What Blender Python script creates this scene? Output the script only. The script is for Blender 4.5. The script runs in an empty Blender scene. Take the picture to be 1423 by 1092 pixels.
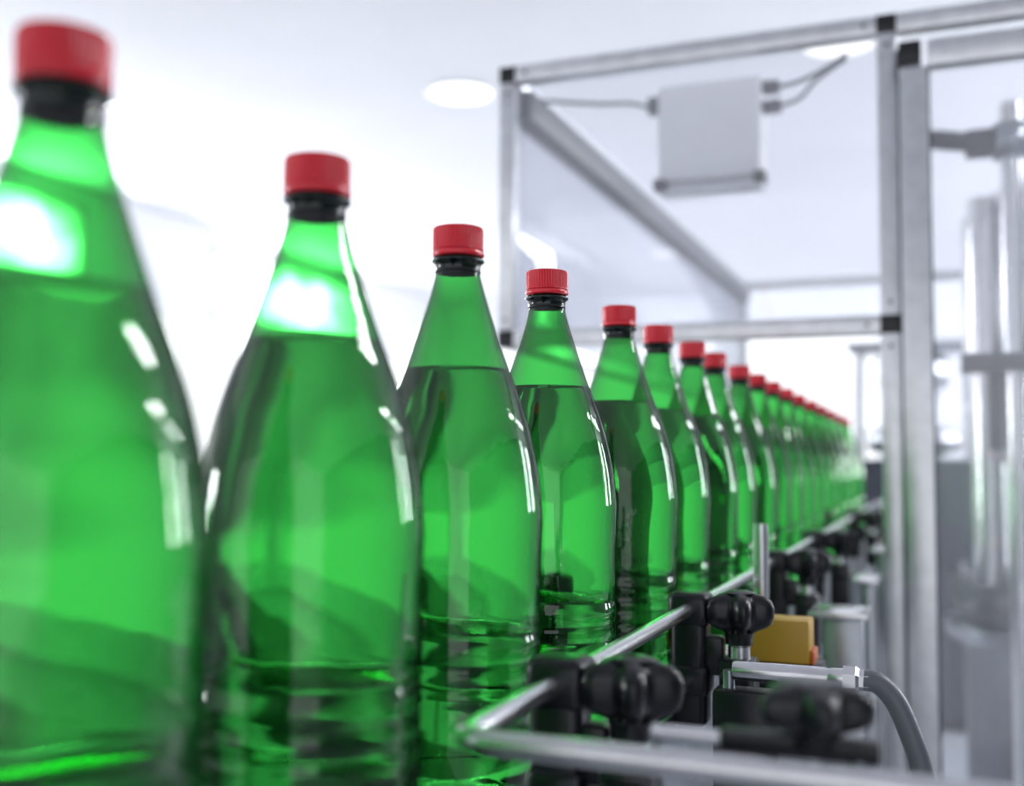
import bpy, bmesh, math
from mathutils import Vector, Matrix
S = bpy.context.scene
COL = S.collection
S.view_settings.view_transform = 'Standard'
BELT = 0.90

# ------------------------------------------------------------------ materials
def newmat(name):
    m = bpy.data.materials.new(name); m.use_nodes = True
    nt = m.node_tree; nt.nodes.clear()
    out = nt.nodes.new('ShaderNodeOutputMaterial')
    return m, nt, out

def pmat(name, col, rough=0.5, metal=0.0, var=0.08, nscale=20.0, bump=0.0, spec=0.5, coat=0.0):
    m, nt, out = newmat(name)
    N, L = nt.nodes, nt.links
    b = N.new('ShaderNodeBsdfPrincipled')
    tc = N.new('ShaderNodeTexCoord'); no = N.new('ShaderNodeTexNoise')
    no.inputs['Scale'].default_value = nscale; no.inputs['Detail'].default_value = 4
    L.new(tc.outputs['Object'], no.inputs['Vector'])
    r = N.new('ShaderNodeValToRGB')
    r.color_ramp.elements[0].position = 0.3; r.color_ramp.elements[1].position = 0.7
    r.color_ramp.elements[0].color = (*[c*(1-var) for c in col], 1)
    r.color_ramp.elements[1].color = (*[min(1, c*(1+var)) for c in col], 1)
    L.new(no.outputs['Fac'], r.inputs['Fac']); L.new(r.outputs['Color'], b.inputs['Base Color'])
    b.inputs['Roughness'].default_value = rough; b.inputs['Metallic'].default_value = metal
    b.inputs['Specular IOR Level'].default_value = spec
    b.inputs['Coat Weight'].default_value = coat
    if bump:
        bp = N.new('ShaderNodeBump'); bp.inputs['Strength'].default_value = bump
        bp.inputs['Distance'].default_value = 0.001
        L.new(no.outputs['Fac'], bp.inputs['Height']); L.new(bp.outputs['Normal'], b.inputs['Normal'])
    L.new(b.outputs[0], out.inputs[0])
    return m

def emat(name, col, strength):
    m, nt, out = newmat(name)
    e = nt.nodes.new('ShaderNodeEmission')
    e.inputs[0].default_value = (*col, 1); e.inputs[1].default_value = strength
    nt.links.new(e.outputs[0], out.inputs[0]); return m

def edge_fade_glow_mat(name, col, strength):
    """glowing window pane: emission faded toward the edges to soften its patches in the bottles"""
    m, nt, out = newmat(name); N, L = nt.nodes, nt.links
    tc = N.new('ShaderNodeTexCoord'); sp = N.new('ShaderNodeSeparateXYZ')
    L.new(tc.outputs['Generated'], sp.inputs[0])
    facs = []
    for ax in (1, 2):
        a = N.new('ShaderNodeMath'); a.operation = 'SUBTRACT'; a.inputs[0].default_value = 1.0
        L.new(sp.outputs[ax], a.inputs[1])
        b = N.new('ShaderNodeMath'); b.operation = 'MULTIPLY'
        L.new(sp.outputs[ax], b.inputs[0]); L.new(a.outputs[0], b.inputs[1]); facs.append(b)
    c = N.new('ShaderNodeMath'); c.operation = 'MULTIPLY'
    L.new(facs[0].outputs[0], c.inputs[0]); L.new(facs[1].outputs[0], c.inputs[1])
    s16 = N.new('ShaderNodeMath'); s16.operation = 'MULTIPLY'; s16.inputs[1].default_value = 16
    L.new(c.outputs[0], s16.inputs[0])
    no = N.new('ShaderNodeTexNoise'); no.inputs['Scale'].default_value = 2.3; no.inputs['Detail'].default_value = 2
    L.new(tc.outputs['Object'], no.inputs['Vector'])
    n2 = N.new('ShaderNodeMath'); n2.operation = 'MULTIPLY'; n2.inputs[1].default_value = 2.0
    L.new(no.outputs['Fac'], n2.inputs[0])
    n3 = N.new('ShaderNodeMath'); n3.operation = 'POWER'; n3.inputs[1].default_value = 2.0
    L.new(n2.outputs[0], n3.inputs[0])
    pw0 = N.new('ShaderNodeMath'); pw0.operation = 'POWER'; pw0.inputs[1].default_value = 1.7
    L.new(s16.outputs[0], pw0.inputs[0])
    pw = N.new('ShaderNodeMath'); pw.operation = 'MULTIPLY'
    L.new(pw0.outputs[0], pw.inputs[0]); L.new(n3.outputs[0], pw.inputs[1])
    d = N.new('ShaderNodeMath'); d.operation = 'MULTIPLY_ADD'
    d.inputs[1].default_value = strength; d.inputs[2].default_value = 0.9
    L.new(pw.outputs[0], d.inputs[0])
    e = N.new('ShaderNodeEmission'); e.inputs[0].default_value = (*col, 1)
    L.new(d.outputs[0], e.inputs[1]); L.new(e.outputs[0], out.inputs[0]); return m

def thinglass(name, c0, c1, base, bump=0.0, power=2.0, gloss_rough=0.02, haze=0.0, edge=0.6):
    """thin clear plastic wall: tinted transmission, Schlick reflection"""
    m, nt, out = newmat(name); N, L = nt.nodes, nt.links
    lw = N.new('ShaderNodeLayerWeight'); lw.inputs['Blend'].default_value = 0.5
    p = N.new('ShaderNodeMath'); p.operation = 'POWER'; p.inputs[1].default_value = power
    L.new(lw.outputs['Facing'], p.inputs[0])
    mx = N.new('ShaderNodeMix'); mx.data_type = 'RGBA'
    mx.inputs[6].default_value = (*c0, 1); mx.inputs[7].default_value = (*c1, 1)
    L.new(p.outputs[0], mx.inputs[0])
    tr = N.new('ShaderNodeBsdfTransparent'); L.new(mx.outputs[2], tr.inputs[0])
    gl = N.new('ShaderNodeBsdfGlossy'); gl.inputs['Roughness'].default_value = gloss_rough
    p5 = N.new('ShaderNodeMath'); p5.operation = 'POWER'; p5.inputs[1].default_value = 4.0
    L.new(lw.outputs['Facing'], p5.inputs[0])
    ma = N.new('ShaderNodeMath'); ma.operation = 'MULTIPLY_ADD'
    ma.inputs[1].default_value = edge; ma.inputs[2].default_value = base; ma.use_clamp = True
    L.new(p5.outputs[0], ma.inputs[0])
    ms = N.new('ShaderNodeMixShader')
    L.new(ma.outputs[0], ms.inputs[0]); L.new(tr.outputs[0], ms.inputs[1]); L.new(gl.outputs[0], ms.inputs[2])
    if bump:
        tc = N.new('ShaderNodeTexCoord'); no = N.new('ShaderNodeTexNoise')
        no.inputs['Scale'].default_value = 60; no.inputs['Detail'].default_value = 3
        L.new(tc.outputs['Object'], no.inputs['Vector'])
        bp = N.new('ShaderNodeBump'); bp.inputs['Strength'].default_value = bump
        bp.inputs['Distance'].default_value = 0.004
        L.new(no.outputs['Fac'], bp.inputs['Height']); L.new(bp.outputs['Normal'], gl.inputs['Normal'])
    last = ms
    if haze:
        df = N.new('ShaderNodeBsdfDiffuse'); df.inputs[0].default_value = (0.88, 0.89, 0.95, 1)
        m2 = N.new('ShaderNodeMixShader'); m2.inputs[0].default_value = haze
        L.new(ms.outputs[0], m2.inputs[1]); L.new(df.outputs[0], m2.inputs[2]); last = m2
    L.new(last.outputs[0], out.inputs[0]); return m

def liquidmat():
    m, nt, out = newmat('mineral_water'); N, L = nt.nodes, nt.links
    g = N.new('ShaderNodeBsdfGlass'); g.inputs['Color'].default_value = (0.97, 1.0, 0.96, 1)
    g.inputs['Roughness'].default_value = 0.0; g.inputs['IOR'].default_value = 1.33
    tc = N.new('ShaderNodeTexCoord'); no = N.new('ShaderNodeTexNoise')
    mp = N.new('ShaderNodeMapping'); mp.inputs['Scale'].default_value = (2.4, 2.4, 0.30)
    no.inputs['Scale'].default_value = 30; no.inputs['Detail'].default_value = 1
    L.new(tc.outputs['Object'], mp.inputs['Vector']); L.new(mp.outputs['Vector'], no.inputs['Vector'])
    bp = N.new('ShaderNodeBump'); bp.inputs['Strength'].default_value = 0.24; bp.inputs['Distance'].default_value = 0.003
    L.new(no.outputs['Fac'], bp.inputs['Height']); L.new(bp.outputs['Normal'], g.inputs['Normal'])
    L.new(g.outputs[0], out.inputs[0]); return m

M_SHELL = thinglass('green_pet_plastic', (0.185, 0.64, 0.235), (0.002, 0.06, 0.045), 0.06, bump=0.06, power=1.6, edge=0.45)
M_LIQ = liquidmat()
M_CAP = pmat('red_cap_plastic', (0.84, 0.018, 0.038), 0.20, var=0.05, coat=0.45)
M_NECK = pmat('dark_green_neck_plastic', (0.002, 0.010, 0.006), 0.12, var=0.1)
M_ALU = pmat('brushed_aluminium', (0.66, 0.67, 0.69), 0.33, 1.0, 0.08, 40)
M_STEEL = pmat('stainless_steel', (0.72, 0.72, 0.73), 0.25, 1.0, 0.05, 60)
M_STEELD = pmat('dull_steel', (0.34, 0.36, 0.39), 0.30, 1.0, 0.1, 30)
M_BLACK = pmat('black_nylon', (0.006, 0.007, 0.010), 0.30, var=0.2, nscale=80, bump=0.1, spec=0.45)
M_DGREY = pmat('dark_grey_paint', (0.030, 0.038, 0.055), 0.45)
M_GREYBOX = pmat('light_grey_enclosure_plastic', (0.97, 0.97, 0.98), 0.5, var=0.03)
M_YEL = pmat('yellow_sensor_housing', (0.56, 0.33, 0.03), 0.4)
M_ORG = pmat('orange_plastic', (0.60, 0.13, 0.01), 0.4)
M_HOSE = pmat('grey_rubber_hose', (0.14, 0.15, 0.17), 0.4)
M_BELT = pmat('dark_conveyor_plastic', (0.022, 0.025, 0.028), 0.45)
M_WALL = pmat('white_wall_paint', (0.84, 0.85, 0.88), 0.8, var=0.02, nscale=2)
M_WALLG = pmat('grey_wall_paint', (0.14, 0.15, 0.17), 0.8, var=0.04, nscale=2)
M_CEIL = pmat('white_ceiling_paint', (0.86, 0.86, 0.90), 0.8, var=0.02, nscale=2)
M_FLOOR = pmat('grey_epoxy_floor', (0.32, 0.34, 0.37), 0.35, var=0.05, nscale=3)
M_WHITE = pmat('white_plastic', (0.85, 0.86, 0.88), 0.4, var=0.03)
M_PANEL = thinglass('clear_polycarbonate', (0.97, 0.975, 0.99), (0.82, 0.85, 0.92), 0.08, power=3, haze=0.09, gloss_rough=0.0)
M_LAMP = emat('lamp_diffuser_glow', (1, 0.99, 0.97), 2.2)
M_WIN = edge_fade_glow_mat('daylight_window_glow', (0.93, 0.96, 1.0), 65.0)  # uneven pane glow shaped to soften the bright patches in the bottles
M_WINR = emat('daylight_side_window_glow', (0.95, 0.97, 1.0), 32.0)
M_BACKGLOW = emat('added_backlight_glow', (0.94, 0.97, 1.0), 1.65)
M_HIGHLIGHT = emat('highlight_batten_glow', (0.97, 0.98, 1.0), 50)

# ------------------------------------------------------------------ helpers
def link(o, parent=None):
    COL.objects.link(o)
    if parent is not None: o.parent = parent
    return o

def empty(name, loc, label, cat, group=None, rot=(0, 0, 0)):
    o = bpy.data.objects.new(name, None); o.location = loc; o.rotation_euler = rot
    o.empty_display_size = 0.02
    o['label'] = label; o['category'] = cat
    if group: o['group'] = group
    COL.objects.link(o); return o

def mesh_obj(name, bm, mat, parent=None, loc=(0, 0, 0), rot=(0, 0, 0), smooth=False):
    me = bpy.data.meshes.new(name)
    bmesh.ops.recalc_face_normals(bm, faces=bm.faces)
    bm.to_mesh(me); bm.free()
    if smooth:
        me.polygons.foreach_set('use_smooth', [True]*len(me.polygons))
        if smooth == 'angle':
            try: me.set_sharp_from_angle(angle=math.radians(35))
            except Exception: pass
    me.materials.append(mat)
    o = bpy.data.objects.new(name, me); o.location = loc; o.rotation_euler = rot
    return link(o, parent)

def add_box(bm, lo, hi, bevel=0.0, seg=2):
    r = bmesh.ops.create_cube(bm, size=1.0)
    vs = r['verts']
    c = [(a+b)/2 for a, b in zip(lo, hi)]; s = [abs(b-a) for a, b in zip(lo, hi)]
    for v in vs:
        v.co = Vector((c[0]+v.co.x*s[0], c[1]+v.co.y*s[1], c[2]+v.co.z*s[2]))
    if bevel:
        es = list({e for v in vs for e in v.link_edges})
        bmesh.ops.bevel(bm, geom=es, offset=bevel, segments=seg, affect='EDGES', profile=0.5)

def box(name, lo, hi, mat, parent=None, bevel=0.001, seg=2, base=(0, 0, 0)):
    bm = bmesh.new()
    lo = [a-b for a, b in zip(lo, base)]; hi = [a-b for a, b in zip(hi, base)]
    add_box(bm, lo, hi, bevel, seg)
    return mesh_obj(name, bm, mat, parent, smooth='angle')

def add_lathe(bm, prof, seg=48, rfun=None, c=(0, 0, 0)):
    rings = []
    for (r, z) in prof:
        if r < 1e-6:
            rings.append([bm.verts.new((c[0], c[1], c[2]+z))])
        else:
            ring = []
            for i in range(seg):
                a = 2*math.pi*i/seg
                rr, zz = (r, z) if rfun is None else rfun(r, z, a)
                ring.append(bm.verts.new((c[0]+rr*math.cos(a), c[1]+rr*math.sin(a), c[2]+zz)))
            rings.append(ring)
    for A, B in zip(rings[:-1], rings[1:]):
        for i in range(seg):
            j = (i+1) % seg
            if len(A) == 1 and len(B) == 1: continue
            if len(A) == 1: bm.faces.new((A[0], B[i], B[j]))
            elif len(B) == 1: bm.faces.new((A[i], A[j], B[0]))
            else: bm.faces.new((A[i], A[j], B[j], B[i]))

def lathe(name, prof, mat, parent=None, seg=48, rfun=None, loc=(0, 0, 0), rot=(0, 0, 0), smooth=True):
    bm = bmesh.new(); add_lathe(bm, prof, seg, rfun)
    return mesh_obj(name, bm, mat, parent, loc, rot, smooth)

def crom(pts, n=5):
    out = []
    P = [pts[0]]+list(pts)+[pts[-1]]
    for i in range(1, len(P)-2):
        p0, p1, p2, p3 = [Vector(p) for p in P[i-1:i+3]]
        for k in range(n):
            t = k/n
            out.append(0.5*((2*p1)+(p2-p0)*t+(2*p0-5*p1+4*p2-p3)*t*t+(3*p1-p0-3*p2+p3)*t**3))
    out.append(Vector(P[-2])); return out

def add_sweep(bm, pts, r, seg=16, cap=True):
    pts = [Vector(p) for p in pts]
    rings = []; up = None
    for i, p in enumerate(pts):
        if i == 0: d = pts[1]-p
        elif i == len(pts)-1: d = p-pts[i-1]
        else: d = (pts[i+1]-p).normalized()+(p-pts[i-1]).normalized()
        d.normalize()
        if up is None:
            up = Vector((0, 0, 1)) if abs(d.z) < 0.9 else Vector((1, 0, 0))
        n = d.cross(up).normalized(); up = n.cross(d).normalized()
        rings.append([bm.verts.new(p+r*(math.cos(2*math.pi*k/seg)*n+math.sin(2*math.pi*k/seg)*up)) for k in range(seg)])
    for A, B in zip(rings[:-1], rings[1:]):
        for i in range(seg):
            j = (i+1) % seg; bm.faces.new((A[i], A[j], B[j], B[i]))
    if cap:
        bm.faces.new(rings[0]); bm.faces.new(rings[-1])

def sweep(name, pts, r, mat, parent=None, seg=16, base=(0, 0, 0)):
    bm = bmesh.new(); b = Vector(base)
    add_sweep(bm, [Vector(p)-b for p in pts], r, seg)
    return mesh_obj(name, bm, mat, parent, smooth='angle')

def arc_corner(p0, p1, p2, rad, n=8):
    p0, p1, p2 = Vector(p0), Vector(p1), Vector(p2)
    a = (p0-p1).normalized(); b = (p2-p1).normalized()
    A = p1+a*rad; B = p1+b*rad
    return [A*(1-t)**2+p1*2*t*(1-t)+B*t*t for t in [k/n for k in range(n+1)]]

def struct(o):
    o['kind'] = 'structure'; return o

# ------------------------------------------------------------------ room
XL, XR, YB, YF, CZ = -4.75, 4.2, 10.5, -4.0, 2.8
struct(box('floor', (XL-0.1, YF, -0.1), (XR+0.1, YB+0.1, 0), M_FLOOR, bevel=0))
struct(box('ceiling', (XL-0.1, YF, CZ), (XR+0.1, YB+0.1, CZ+0.1), M_CEIL, bevel=0))
struct(box('wall_left', (XL-0.1, YF, 0), (XL, YB+0.1, CZ), M_WALL, bevel=0))
struct(box('wall_right', (XR, YF, 0), (XR+0.1, YB+0.1, CZ), M_WALLG, bevel=0))
struct(box('wall_back', (XL, YB, 0), (XR, YB+0.1, CZ), M_WALL, bevel=0))
struct(box('window_1', (XL, 4.1, 2.16), (XL+0.02, 5.25, 2.70), M_WIN, bevel=0))
struct(box('window_2', (XL, 6.5, 2.14), (XL+0.02, 8.8, 2.70), M_WIN, bevel=0))
struct(box('glow_panel_left', (XL, 1.0, 0.35), (XL+0.02, 10.0, 2.06), M_BACKGLOW, bevel=0))  # glowing sheet added to brighten the room and backlight the bottles
struct(box('glow_panel_back', (XL+0.6, YB-0.02, 0.35), (-0.3, YB, 2.3), M_BACKGLOW, bevel=0))  # added glow on the back wall, brightens what shows behind the bottles
struct(box('window_5', (XR-0.02, 4.6, 1.15), (XR, 5.4, 2.75), M_WINR, bevel=0))
struct(box('window_6', (XR-0.02, 6.8, 1.15), (XR, 8.0, 2.75), M_WINR, bevel=0))
struct(box('window_7', (XL, -0.4, 1.0), (XL+0.02, 0.3, 1.75), M_WINR, bevel=0))
struct(box('trim_1', (XL, 0.9, 2.065), (XL+0.04, 10.1, 2.10), M_WALL, bevel=0.004))
struct(box('baseboard_left', (XL, YF, 0), (XL+0.015, YB, 0.1), M_WALL, bevel=0.003))

dl = None
for (xx, yy) in ((-1.78, 4.45), (-0.1, 4.45), (-1.78, 8.5)):
    e = empty('ceiling_downlight', (xx, yy, CZ), 'round recessed white ceiling downlight, switched on', 'ceiling light', 'round ceiling downlights')
    if dl is None:
        rim = lathe('rim', [(0.145, 0.0), (0.165, -0.001), (0.168, -0.006), (0.15, -0.012), (0.142, -0.010)], M_WHITE, e, 40)
        dif = lathe('diffuser', [(0.0, -0.008), (0.10, -0.008), (0.143, -0.005), (0.143, -0.001)], M_LAMP, e, 40)
        dl = (rim, dif)
    else:
        for p in dl: link(p.copy(), e)
tl = None
for (xx, yy) in ((1.8, 2.2), (2.9, 3.4), (2.9, 4.75), (2.9, 6.1)):  # unseen lights added to put streak highlights on the bottles
    e = empty('highlight_batten', (xx, yy, CZ), 'added unseen LED batten for streak highlights on the bottles', 'ceiling light', 'added highlight battens')
    if tl is None:
        a = box('housing', (-0.10, -0.64, -0.04), (0.10, 0.64, 0), M_WHITE, e, 0.004)
        b = box('diffuser', (-0.08, -0.62, -0.05), (0.08, 0.62, -0.041), M_HIGHLIGHT, e, 0.003)
        tl = (a, b)
    else:
        for p in tl: link(p.copy(), e)

# ------------------------------------------------------------------ bottles
prof = [(0.0, .013), (.012, .012), (.022, .007), (.031, .001), (.037, 0), (.043, .002), (.0475, .009), (.0493, .019),
        (.0498, .030), (.0500, .046), (.0496, .049), (.0500, .052), (.0500, .057), (.0495, .060), (.0500, .063),
        (.0500, .068), (.0495, .071), (.0500, .074), (.0500, .079), (.0495, .082), (.0500, .085), (.0502, .092), (.0490, .098), (.0496, .105), (.0498, .130),
        (.0505, .152), (.0507, .160), (.0500, .171), (.0484, .185), (.0466, .1955), (.0438, .208), (.0406, .219), (.0358, .233), (.0304, .247),
        (.0246, .2635), (.0196, .279), (.0165, .289), (.0146, .296), (.0134, .301), (.0129, .306), (.0129, .316)]
fine = [(max(0, v[0]), v[1]) for v in crom([(a, b, 0) for a, b in prof], 3)]
fine[0] = (0.0, fine[0][1])
LV = 0.246
liq = []
for r, z in fine:
    if z+0.001 < LV-0.001:
        rr = max(0, r-0.0008)
        if 0.040 < z < 0.112:              # inner wall is smoother than the ribbed outside
            rr = 0.0490*0.65 + rr*0.35 - 0.0001
        liq.append((min(rr, max(0, r-0.0003)), z+0.001))
liq[0] = (0.0, liq[0][1])
rl = 0.0308-0.0003
liq += [(rl, LV), (rl-0.0006, LV-0.0002), (0.0, LV-0.0004)]
def petal(r, z, a):
    if z < 0.016 and r > 0.012:
        w = math.sin(min(1, (r-0.012)/0.038)*math.pi)
        z = z + 0.007*w*(0.5+0.5*math.cos(5*a))**2
    return r, z
capprof = [(0.0, .330), (.0135, .330), (.0145, .3296), (.0151, .3283), (.0152, .3173), (.0152, .3165), (.0148, .3160)]
def knurl(r, z, a):
    if r > 0.0147 and 0.3170 < z < 0.3285:
        r -= 0.0008*(0.5+0.5*math.cos(48*a))
    return r, z
band = [(.0145, .3159), (.0152, .3155), (.0156, .3140), (.0154, .3126), (.0138, .3122)]
neckp = [(.0136, .3160), (.0136, .3118), (.0142, .3112), (.0156, .3106), (.0156, .3092), (.0144, .3086), (.0134, .3072), (.0133, .3048), (.0137, .3032)]

YS = [0.2650, 0.4185, 0.573, 0.7265, 0.913, 1.054, 1.211, 1.338, 1.517, 1.667, 1.825, 1.99, 2.17, 2.38, 2.58, 2.80, 3.04, 3.28]
src = None
for i, y in enumerate(YS):
    e = empty('bottle', (0.0, y, BELT), 'green clear plastic bottle with red screw cap, filled with water', 'bottle',
              'filled green bottles on the conveyor', rot=(0, 0, 0.7*i))
    if src is None:
        b = lathe('body', fine, M_SHELL, e, 72, petal)
        l = lathe('water', liq, M_LIQ, e, 72, petal)
        bm = bmesh.new(); add_lathe(bm, capprof, 240, knurl)
        c = mesh_obj('cap', bm, M_CAP, e, smooth='angle')
        t = lathe('tamper_band', band, M_CAP, e, 64)
        n = lathe('neck_ring', neckp, M_NECK, e, 64)
        src = (b, l, c, t, n)
    else:
        for p in src: link(p.copy(), e)

# ------------------------------------------------------------------ conveyor
def make_conveyor(cx, label, y0, y1, zt, hw, legs, plate):
    cv = empty('conveyor', (cx, 1.5, 0), label, 'conveyor')
    def CB(name, lo, hi, mat, bevel=0.001): return box(name, (lo[0]+cx, lo[1], lo[2]), (hi[0]+cx, hi[1], hi[2]), mat, cv, bevel, base=(cx, 1.5, 0))
    bm = bmesh.new(); y = y0
    while y < y1:
        add_box(bm, (-hw, y-1.5, zt-0.005), (hw, y+0.0365-1.5, zt), 0.0008, 1); y += 0.038
    mesh_obj('slat_chain', bm, M_BELT, cv)
    for s in (-1, 1):
        xs = sorted((s*(hw+0.003), s*(hw+0.008)))
        CB('side_plate', (xs[0], y0-0.02, zt-0.11), (xs[1], y1+0.02, zt-0.002), plate)
        xs = sorted((s*(hw-0.028), s*(hw-0.008)))
        CB('wear_strip', (xs[0], y0, zt-0.020), (xs[1], y1, zt-0.0055), M_DGREY)
    for yy in legs:
        CB('cross_member', (-hw-0.003, yy-0.02, zt-0.10), (hw+0.003, yy+0.02, zt-0.06), M_STEELD)
        for s in (-1, 1):
            CB('leg', (s*(hw+0.027)-0.018, yy-0.018, 0.03), (s*(hw+0.027)+0.018, yy+0.018, zt-0.04), M_STEELD, 0.003)
            lathe('foot', [(0, 0.03), (0.012, 0.03), (0.012, 0.012), (0.035, 0.008), (0.037, 0), (0, 0)], M_BLACK, cv, 24, loc=(s*(hw+0.027), yy-1.5, 0))
make_conveyor(0.0, 'long slat-chain bottle conveyor with steel side plates and legs', -0.30, 3.70, BELT, 0.058, (-0.1, 1.40, 2.4, 3.5), M_STEELD)
make_conveyor(-0.62, 'added dark slat-chain conveyor, placed to darken the bottle bases', -0.60, 4.60, 0.80, 0.13, (-0.3, 1.20, 2.7, 4.2), M_DGREY)  # unseen, added as something dark to refract in the bottle bases

# guide rails
RX, RZ, RZ2, RR = 0.077, 0.979, 0.924, 0.0053
YR = 0.410
pts = [(0.60, YR, RZ)] + arc_corner((0.60, YR, RZ), (RX, YR, RZ), (RX, 1.0, RZ), 0.015) + [(RX, 3.6, RZ)]
g = empty('guide_rail', (RX, YR, RZ), 'polished steel round guide rail bent outward at its end', 'guide rail')
sweep('tube', pts, RR, M_STEEL, g, 20, base=(RX, YR, RZ))
g = empty('guide_rail', (RX, 0.6, RZ2), 'polished steel round lower guide rail beside the bottles', 'guide rail')
sweep('tube', [(RX, 0.50, RZ2), (RX, 3.6, RZ2)], RR, M_STEEL, g, 20, base=(RX, 0.6, RZ2))
for z in (RZ-0.005, RZ2):
    g = empty('guide_rail', (-RX, 0.6, z), 'polished steel round guide rail on far side of bottles', 'guide rail')
    sweep('tube', [(-RX, -0.2, z), (-RX, 3.6, z)], RR, M_STEEL, g, 20, base=(-RX, 0.6, z))

# star knob shape
def star(r, z, a):
    return r*(0.80+0.20*math.cos(5*a)) if r > 0.012 else r, z
knobp = [(0, .041), (.008, .041), (.012, .0395), (.0150, .0385), (.0210, .0370), (.0250, .034), (.0268, .029), (.0268, .022),
         (.0250, .0165), (.0200, .0130), (.0150, .0110), (.0115, .009), (.0105, .004), (.0105, .0), (0, 0)]
def make_clamp_src():
    parts = []
    bm = bmesh.new()   # clamp head, grips both rails
    add_box(bm, (-0.014, -0.013, -0.090), (0.014, 0.013, 0.010), 0.006, 3)
    add_box(bm, (-0.016, -0.015, -0.014), (0.016, 0.015, 0.013), 0.006, 3)
    add_box(bm, (-0.015, -0.015, -0.066), (0.016, 0.015, -0.042), 0.005, 3)
    add_box(bm, (0.008, -0.008, -0.050), (0.026, 0.008, -0.020), 0.003, 2)
    parts.append(mesh_obj('clamp_head', bm, M_BLACK, None, smooth='angle'))
    bm = bmesh.new()
    add_box(bm, (0.024, -0.014, -0.105), (0.051, 0.014, -0.036), 0.003, 2)
    add_box(bm, (0.026, -0.017, -0.060), (0.049, 0.017, -0.044), 0.003, 2)
    parts.append(mesh_obj('clamp_block', bm, M_BLACK, None, smooth='angle'))
    bm = bmesh.new()
    add_lathe(bm, [(0, -.018), (.0075, -.018), (.0075, -.0265), (.0085, -.027), (.0085, -.037), (0, -.037)], 24, c=(0.0375, 0, 0))
    parts.append(mesh_obj('bolt', bm, M_STEEL, None, smooth='angle'))
    bm = bmesh.new()
    add_lathe(bm, knobp, 100, star, c=(0.0375, 0, -0.0255))
    parts.append(mesh_obj('star_knob', bm, M_BLACK, None, smooth='angle'))
    bm = bmesh.new()
    add_sweep(bm, [(0.036, 0.0, -0.19), (0.036, 0, -0.10)], 0.006, 16)
    add_box(bm, (-0.0085, -0.015, -0.19), (0.045, 0.015, -0.182), 0.001, 1)
    parts.append(mesh_obj('support_rod', bm, M_STEEL, None, smooth='angle'))
    return parts
psrc = make_clamp_src(); first = True
def place_clamp(x, y, z, label, group, rz=0.0):
    global first
    e = empty('rail_clamp', (x, y, z), label, 'clamp', group, rot=(0, 0, rz))
    for p in psrc:
        if first: p.parent = e
        else: link(p.copy(), e)
    first = False
    return e
for y in (0.540, 0.850, 1.30, 1.72, 2.5):
    place_clamp(RX, y, RZ, 'black plastic rail clamp with star knob gripping steel guide rails', 'rail clamps along the conveyor')
for y in (1.0, 1.6, 2.6):
    place_clamp(-RX, y, RZ-0.005, 'black rail clamp with star knob on far guide rail', 'rail clamps along the conveyor', rz=math.pi)

# extra upright rod on far side
g = empty('support_post', (-0.135, 0.525, 0.0), 'slim bright steel upright post beside conveyor', 'post')
sweep('rod', [(0, 0, 0.0), (0, 0, 1.03)], 0.0045, M_STEEL, g)
lathe('foot', [(0, .008), (.03, .008), (.03, 0), (0, 0)], M_BLACK, g, 24)

# cross rod with black sleeve and star knob
bs = (0.232, 0.445, 0.0)
CR = 0.9815
g = empty('cross_rod_clamp', bs, 'black star knob on black sleeve over steel cross rod', 'clamp')
sweep('rod', [(0.150, 0.445, CR), (0.239, 0.445, CR)], 0.0032, M_STEEL, g, base=bs)
sweep('stand', [(0.232, 0.445, 0.0), (0.232, 0.445, CR-0.003)], 0.005, M_STEELD, g, base=bs)
box('sleeve', (0.178, 0.440, CR-.0045), (0.240, 0.450, CR+.0045), M_BLACK, g, 0.002, base=bs)
bm = bmesh.new(); add_lathe(bm, [(r*0.86, z*0.62) for r, z in knobp], 100, star, c=(0.215-bs[0], 0.0, CR+0.000-bs[2]))
mesh_obj('star_knob', bm, M_BLACK, g, smooth='angle')

# sensor with yellow housing
bs = (0.13, 0.965, 0.917)
g = empty('photo_sensor', bs, 'yellow boxy photoelectric sensor with orange edge on black bracket', 'sensor')
bm = bmesh.new(); add_box(bm, (-0.030, -0.015, 0.006), (0.026, 0.020, 0.043), 0.0025, 2)
mesh_obj('housing', bm, M_YEL, g, smooth='angle')
bm = bmesh.new(); add_box(bm, (0.0255, -0.012, 0.006), (0.0295, 0.018, 0.018), 0.0015, 2)
mesh_obj('connector', bm, M_ORG, g, smooth='angle')
bm = bmesh.new(); add_box(bm, (-0.032, -0.017, -0.012), (0.036, 0.022, 0.0065), 0.002, 2); add_box(bm, (-0.02, -0.01, -0.05), (0.0, 0.015, -0.011), 0.002, 2)
mesh_obj('bracket', bm, M_BLACK, g, smooth='angle')

# upright metal rod
g = empty('support_post', (0.099, 1.06, 0.80), 'short bright steel upright rod beside guide rail', 'post')
sweep('rod', [(0, 0, 0.0), (0, 0, 0.233), (0, 0, 0.235)], 0.0072, M_STEEL, g)
box('foot', (-0.032, -0.012, 0.0), (0.012, 0.012, 0.02), M_STEELD, g, 0.002)

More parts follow.
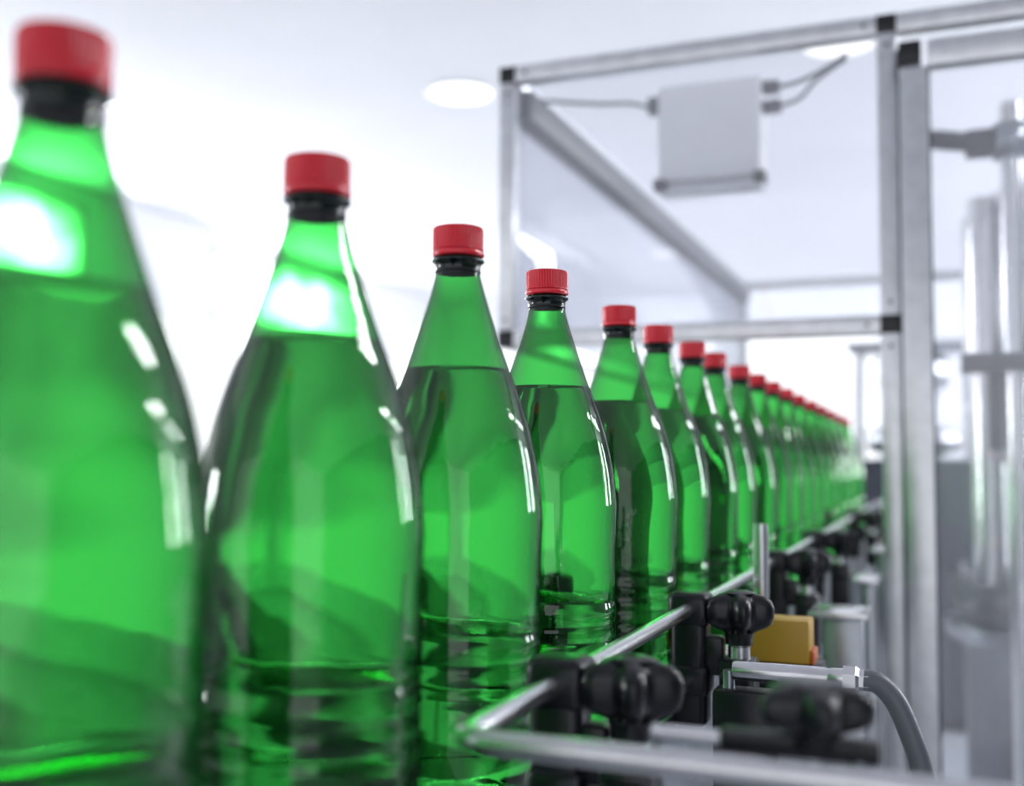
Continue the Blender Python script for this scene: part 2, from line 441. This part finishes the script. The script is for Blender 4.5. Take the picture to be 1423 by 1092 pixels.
# metal barrel with hose
g = empty('pneumatic_hose', (0.17, 0.75, 0.952), 'grey flexible hose on bright metal barrel fitting', 'hose')
bm = bmesh.new()
add_lathe(bm, [(0, -.042), (.0062, -.042), (.0066, -.040), (.0066, .018), (.0060, .019), (.0060, .021), (.0066, .022), (.0066, .030), (.0055, .031), (0, .031)], 32)
mesh_obj('barrel', bm, M_STEEL, g, rot=(0, math.pi/2, 0), smooth='angle')
bm = bmesh.new(); add_lathe(bm, [(0, .030), (.0085, .030), (.0085, .038), (.0070, .040), (.0070, .046), (0, .046)], 6)
mesh_obj('nut', bm, M_STEEL, g, rot=(0, math.pi/2, 0))
hp = crom([(0.043, 0, 0), (0.052, 0, -0.0015), (0.062, 0, -0.012), (0.070, 0, -0.030), (0.077, 0, -0.052), (0.081, 0, -0.085), (0.08, 0.02, -0.16), (0.02, 0.05, -0.20), (-0.07, 0.06, -0.21)], 6)
sweep('hose', hp, 0.0070, M_HOSE, g)
sweep('mount_rod', [(-0.045, 0.0, 0), (-0.045, 0, -0.10)], 0.004, M_STEELD, g)
bm = bmesh.new(); add_box(bm, (-0.055, -0.010, -0.14), (-0.012, 0.012, -0.012), 0.003, 2)
mesh_obj('cylinder_block', bm, M_BLACK, g, smooth='angle')

# steel brackets beside conveyor
for (x0, x1, y0, y1, zt) in ((0.128, 0.188, 1.18, 1.26, 0.938), (0.135, 0.172, 1.755-.09, 1.77, 0.925), (0.128, 0.170, 2.2, 2.36, 0.93)):
    bs = ((x0+x1)/2, (y0+y1)/2, 0)
    g = empty('steel_bracket', bs, 'folded stainless steel support bracket beside conveyor', 'bracket', 'steel support brackets')
    box('top_plate', (x0, y0, zt-0.006), (x1, y1, zt), M_STEEL, g, 0.001, base=bs)
    box('upright', (x0+0.012, y0+0.02, 0.0), (x1-0.006, y1-0.02, zt-0.006), M_STEELD, g, 0.004, base=bs)

# ------------------------------------------------------------------ guarding enclosure
P = 0.03
YM = 1.8
E0 = (0.18, YM, 0)
en = empty('machine_enclosure', E0, 'aluminium profile machine guard with clear panels and black corner joints', 'machine guard')
def member(name, lo, hi, parent=en, base=E0, mat=M_ALU):
    lo = Vector(lo)-Vector(base); hi = Vector(hi)-Vector(base)
    bm = bmesh.new(); add_box(bm, lo, hi, 0.0012, 2)
    return mesh_obj(name, bm, mat, parent, smooth='angle')
XA, XLm, ZT, ZB, YBK = 0.190, -0.464, 1.798, 1.314, 4.3
h = P/2
XE = 1.35
member('post', (XA-h, YM-h, 0), (XA+h, YM+h, ZT-h))
member('post', (XLm-h, YM-h, ZB+h), (XLm+h, YM+h, ZT-h))
member('post', (XE-h, YM-h, 0), (XE+h, YM+h, ZT-h))
member('beam', (XLm+h, YM-h, ZT-h), (XA-h, YM+h, ZT+h))
member('beam', (XA+h, YM-h, ZT-h), (XE-h, YM+h, ZT+h))
member('beam', (XLm+h, YM-h, ZB-h), (XA-h, YM+h, ZB+h))
for (x, z) in ((XLm, ZT), (XA, ZT), (XLm, ZB), (XE, ZT)):
    member('corner_joint', (x-h-.0005, YM-h-.0005, z-h), (x+h+.0005, YM+h, z+h), mat=M_BLACK)
member('corner_joint', (XA-h-.0008, YM-h-.0008, ZB-h), (XA+h+.0008, YM-h+0.003, ZB+h), mat=M_BLACK)
# depth beams
for (x, z) in ((XLm, ZT), (XA, ZT), (XE, ZT), (XLm, ZB)):
    member('beam', (x-h, YM+h, z-h), (x+h, YBK-h, z+h))
member('beam_underside_shade', (XLm-h, YM+h+0.02, ZT-h-0.055), (XLm+h+0.015, YBK-0.05, ZT-h), mat=M_DGREY)  # dark strip standing in for the shaded underside of the beam
for x in (XLm, XA, XE):
    member('post', (x-h, YBK-h, 0), (x+h, YBK+h, ZT-h))
member('beam', (XLm+h, YBK-h, ZT-h), (XA-h, YBK+h, ZT+h))
member('beam', (XA+h, YBK-h, ZT-h), (XE-h, YBK+h, ZT+h))
member('panel', (XLm+h-0.004, YM-0.002, ZB+h-0.004), (XA-h+0.004, YM+0.002, ZT-h+0.004), mat=M_PANEL)
member('panel', (XLm-0.002, YM+h, ZB+h), (XLm+0.002, YBK-h, ZT-h), mat=M_PANEL)
# small bolts on the joints
bm = bmesh.new()
for (x, z) in ((XA, ZT-0.035), (XA, ZB+0.035), (XA, ZB-0.035), (XLm, ZT-0.035), (XLm, ZB+0.035), (XA-0.035, ZB), (XA-0.035, ZT), (XLm+0.035, ZT), (XLm+0.035, ZB)):
    r = bmesh.ops.create_cone(bm, segments=12, radius1=0.0035, radius2=0.003, depth=0.003, cap_ends=True)
    bmesh.ops.rotate(bm, verts=r['verts'], cent=(0, 0, 0), matrix=Matrix.Rotation(math.pi/2, 3, 'X'))
    bmesh.ops.translate(bm, verts=r['verts'], vec=(x-E0[0], -h-0.001, z))
o = mesh_obj('bolts', bm, M_DGREY, en); o['kind'] = 'stuff'
# door in front of the side opening
D = bpy.data.objects.new('door', None); D.location = (0, 0, 0); COL.objects.link(D); D.parent = en
YD, XD0, XD1, ZD0, ZD1, W = YM-0.032, 0.2085, 1.30, 0.12, 1.752, 0.042
def dm(name, lo, hi, mat=M_ALU): return member(name, lo, hi, parent=D, mat=mat)
dm('door_post', (XD0, YD-h, ZD0), (XD0+W, YD+h, ZD1-W))
dm('door_post', (XD1-W, YD-h, ZD0), (XD1, YD+h, ZD1-W))
dm('door_rail', (XD0+W, YD-h, ZD1-W), (XD1-W, YD+h, ZD1))
dm('door_rail', (XD0+W, YD-h, ZD0), (XD1-W, YD+h, ZD0+W))
dm('corner_joint', (XD0-.0005, YD-h-.0005, ZD1-W*0.8), (XD0+W*0.8, YD+h, ZD1+.0005), M_BLACK)
dm('corner_joint', (XD1-W, YD-h-.0005, ZD1-W), (XD1, YD+h, ZD1+.0005), M_BLACK)
dm('door_panel', (XD0+W-0.004, YD-0.002, ZD0+W-0.004), (XD1-W+0.004, YD+0.002, ZD1-W+0.004), M_PANEL)
dm('gap_strip', (XA+h, YM-h+0.002, ZD0), (XD0-0.0002, YM+h, ZD1), M_DGREY)  # dark strip filling the gap between post and door
dm('panel_gasket', (XD0+W-0.0005, YD-0.006, ZD0+W), (XD0+W+0.003, YD+0.006, ZD1-W), M_DGREY)

# control box hanging inside
bs = (-0.115, 1.93, 1.62)
g = empty('control_box', bs, 'pale grey junction box hanging inside clear guard with cables', 'electrical box')
def gb(name, lo, hi, mat, bev=0.002): return box(name, lo, hi, mat, g, bev, base=bs)
gb('housing', (-0.207, 1.88, 1.600), (-0.025, 1.97, 1.775), M_GREYBOX, 0.004)
gb('lower_frame', (-0.200, 1.875, 1.572), (-0.020, 1.905, 1.585), M_ALU)
for x in (-0.212, -0.034):
    gb('corner_joint', (x, 1.862, 1.581), (x+0.020, 1.90, 1.601), M_BLACK)
gb('gland', (-0.232, 1.90, 1.735), (-0.207, 1.925, 1.765), M_DGREY)
gb('gland', (-0.025, 1.90, 1.715), (0.008, 1.925, 1.735), M_DGREY)
gb('gland', (-0.025, 1.90, 1.750), (0.005, 1.925, 1.770), M_DGREY)
sweep('cable', crom([(-0.232, 1.912, 1.75), (-0.27, 1.912, 1.762), (-0.33, 1.912, 1.768), (-0.45, 1.90, 1.785)], 6), 0.004, M_HOSE, g, 10, base=bs)
sweep('cable', crom([(0.008, 1.912, 1.725), (0.04, 1.912, 1.735), (0.07, 1.912, 1.765), (0.12, 1.90, 1.79)], 6), 0.004, M_HOSE, g, 10, base=bs)
sweep('cable', crom([(0.005, 1.912, 1.76), (0.04, 1.912, 1.765), (0.09, 1.912, 1.785), (0.12, 1.90, 1.80)], 6), 0.004, M_HOSE, g, 10, base=bs)

# ------------------------------------------------------------------ machinery behind the door
bs = (0.70, 2.66, 0)
g = empty('filling_carousel', bs, 'stainless steel rotary bottle filler with tank and filling valves', 'filling machine')
lathe('base_drum', [(0, .76), (.42, .76), (.44, .75), (.44, .72), (.42, .71), (.40, .70), (.40, 0), (0, 0)], M_STEELD, g, 64)
lathe('rotary_table', [(0, .85), (.40, .85), (.43, .84), (.43, .78), (.40, .76), (0, .76)], M_DGREY, g, 64)
lathe('tank', [(0, 1.70), (.2, 1.70), (.36, 1.68), (.39, 1.65), (.39, 1.34), (.37, 1.31), (0, 1.31)], M_STEEL, g, 64)
lathe('column', [(.22, 1.32), (.22, .85)], M_STEEL, g, 48)
for k in range(14):
    a = 2*math.pi*k/14
    lathe('filling_valve', [(0, 1.32), (.018, 1.32), (.018, 1.24), (.026, 1.235), (.026, 1.20), (.012, 1.19), (.010, 1.12), (.013, 1.115), (.013, 1.10), (0, 1.10)],
          M_STEELD, g, 20, loc=(0.36*math.cos(a), 0.36*math.sin(a), 0))
for k in range(6):
    a = 2*math.pi*(k+0.45)/6
    sweep('pillar', [(0.395*math.cos(a), 0.395*math.sin(a), 0.82), (0.395*math.cos(a), 0.395*math.sin(a), 1.66)], 0.030, M_STEEL, g, 24)
# vertical column with lever and shelf
bs = (0.385, 2.12, 0)
g = empty('adjusting_column', bs, 'vertical steel column with dark clamping lever and shelf plate', 'machine column')
sweep('column', [(0, 0, 0), (0, 0, 1.75)], 0.018, M_STEEL, g)
lathe('collar', [(.018, 1.65), (.03, 1.65), (.03, 1.71), (.018, 1.71)], M_STEELD, g, 24)
sweep('crossbar', [(-0.03, 0, 1.68), (0.30, 0.0, 1.68)], 0.012, M_STEEL, g)
bm = bmesh.new(); add_sweep(bm, [(-0.135, 0, 1.698), (-0.12, 0, 1.695), (-0.06, 0, 1.683), (-0.02, 0, 1.680)], 0.018, 14); add_box(bm, (-0.075, -0.019, 1.656), (-0.02, 0.019, 1.704), 0.004, 2)
mesh_obj('lever', bm, M_BLACK, g, smooth='angle')
box('shelf', (-0.09, -0.05, 1.262), (0.20, 0.05, 1.292), M_DGREY, g, 0.003)
box('shelf_bracket', (-0.045, 0.0, 1.12), (-0.022, 0.03, 1.262), M_DGREY, g, 0.003)
lathe('foot', [(0, .02), (.06, .02), (.06, 0), (0, 0)], M_STEELD, g, 24)

# outfeed gear housing at conveyor end
bs = (0.17, 3.0, 0)
g = empty('drive_unit', bs, 'white domed drive housing on black motor block beside conveyor', 'motor')
box('stand', (-0.05, -0.05, 0), (0.05, 0.05, 0.80), M_STEELD, g, 0.004)
box('motor', (-0.07, -0.06, 0.80), (0.06, 0.08, 0.955), M_BLACK, g, 0.015, 3)
lathe('dome', [(0, 1.045), (.02, 1.043), (.045, 1.03), (.055, 1.005), (.06, .99), (.062, .955), (0, .955)], M_WHITE, g, 32)
# capping machine at the far end of the line
bs = (-0.08, 5.1, 0)
g = empty('capping_machine', bs, 'dark cabinet added for bottle refractions, with steel turret, pillars and pipes', 'machine')
box('cabinet', (-0.45, -0.25, 0.05), (0.50, 0.45, 1.12), M_DGREY, g, 0.02)  # dark block added behind the row to put dark strips in the bottles
box('plinth', (-0.42, -0.22, 0), (0.47, 0.42, 0.05), M_BLACK, g, 0.002)
for x in (-0.42, 0.04):
    box('cabinet_door', (x, -0.262, 0.12), (x+0.42, -0.25, 1.06), M_DGREY, g, 0.004)
    box('handle', (x+0.36, -0.285, 0.55), (x+0.38, -0.262, 0.70), M_STEEL, g, 0.004)
lathe('turret', [(0, 1.60), (.12, 1.60), (.15, 1.57), (.15, 1.45), (.10, 1.42), (.10, 1.27), (.2, 1.25), (.2, 1.16), (.12, 1.14), (.12, 1.12)], M_STEELD, g, 40, loc=(0.22, 0.1, 0))
for x in (0.0, 0.45):
    sweep('pillar', [(x, -0.1, 1.12), (x, -0.1, 1.6)], 0.022, M_STEELD, g)
box('top_plate', (-0.05, -0.16, 1.6), (0.50, 0.25, 1.63), M_STEELD, g, 0.004)

# ------------------------------------------------------------------ light and world
w = bpy.data.worlds.new('world'); S.world = w; w.use_nodes = True
w.node_tree.nodes['Background'].inputs[0].default_value = (0.92, 0.94, 1.0, 1)
w.node_tree.nodes['Background'].inputs[1].default_value = 1.25

def area(name, loc, tgt, sx, sy, power):
    l = bpy.data.lights.new(name, 'AREA'); l.shape = 'RECTANGLE'; l.size = sx; l.size_y = sy; l.energy = power
    l.color = (0.95, 0.97, 1.0)
    o = bpy.data.objects.new(name, l); o.location = loc
    o.rotation_euler = (Vector(tgt)-Vector(loc)).to_track_quat('-Z', 'Y').to_euler()
    COL.objects.link(o); return o
area('fill_ceiling_wash', (-1.0, 6.5, 2.25), (-1.0, 6.501, 2.8), 6.5, 8, 22)  # added upward fill with no fixture, brightens the ceiling

# ------------------------------------------------------------------ camera
cam = bpy.data.cameras.new('camera'); co = bpy.data.objects.new('camera', cam); COL.objects.link(co)
co.location = (0.264, 0.0, BELT+0.192)
R = Matrix.Rotation(math.radians(21.8), 4, 'Z') @ Matrix.Rotation(math.radians(90+3.7), 4, 'X') @ Matrix.Rotation(math.radians(0.4), 4, 'Z')
co.rotation_euler = R.to_euler()
cam.sensor_width = 36; cam.lens = 1500/1423*36
cam.clip_start = 0.01; cam.clip_end = 50
cam.dof.use_dof = True; cam.dof.focus_distance = 0.74; cam.dof.aperture_fstop = 3.6
S.camera = co
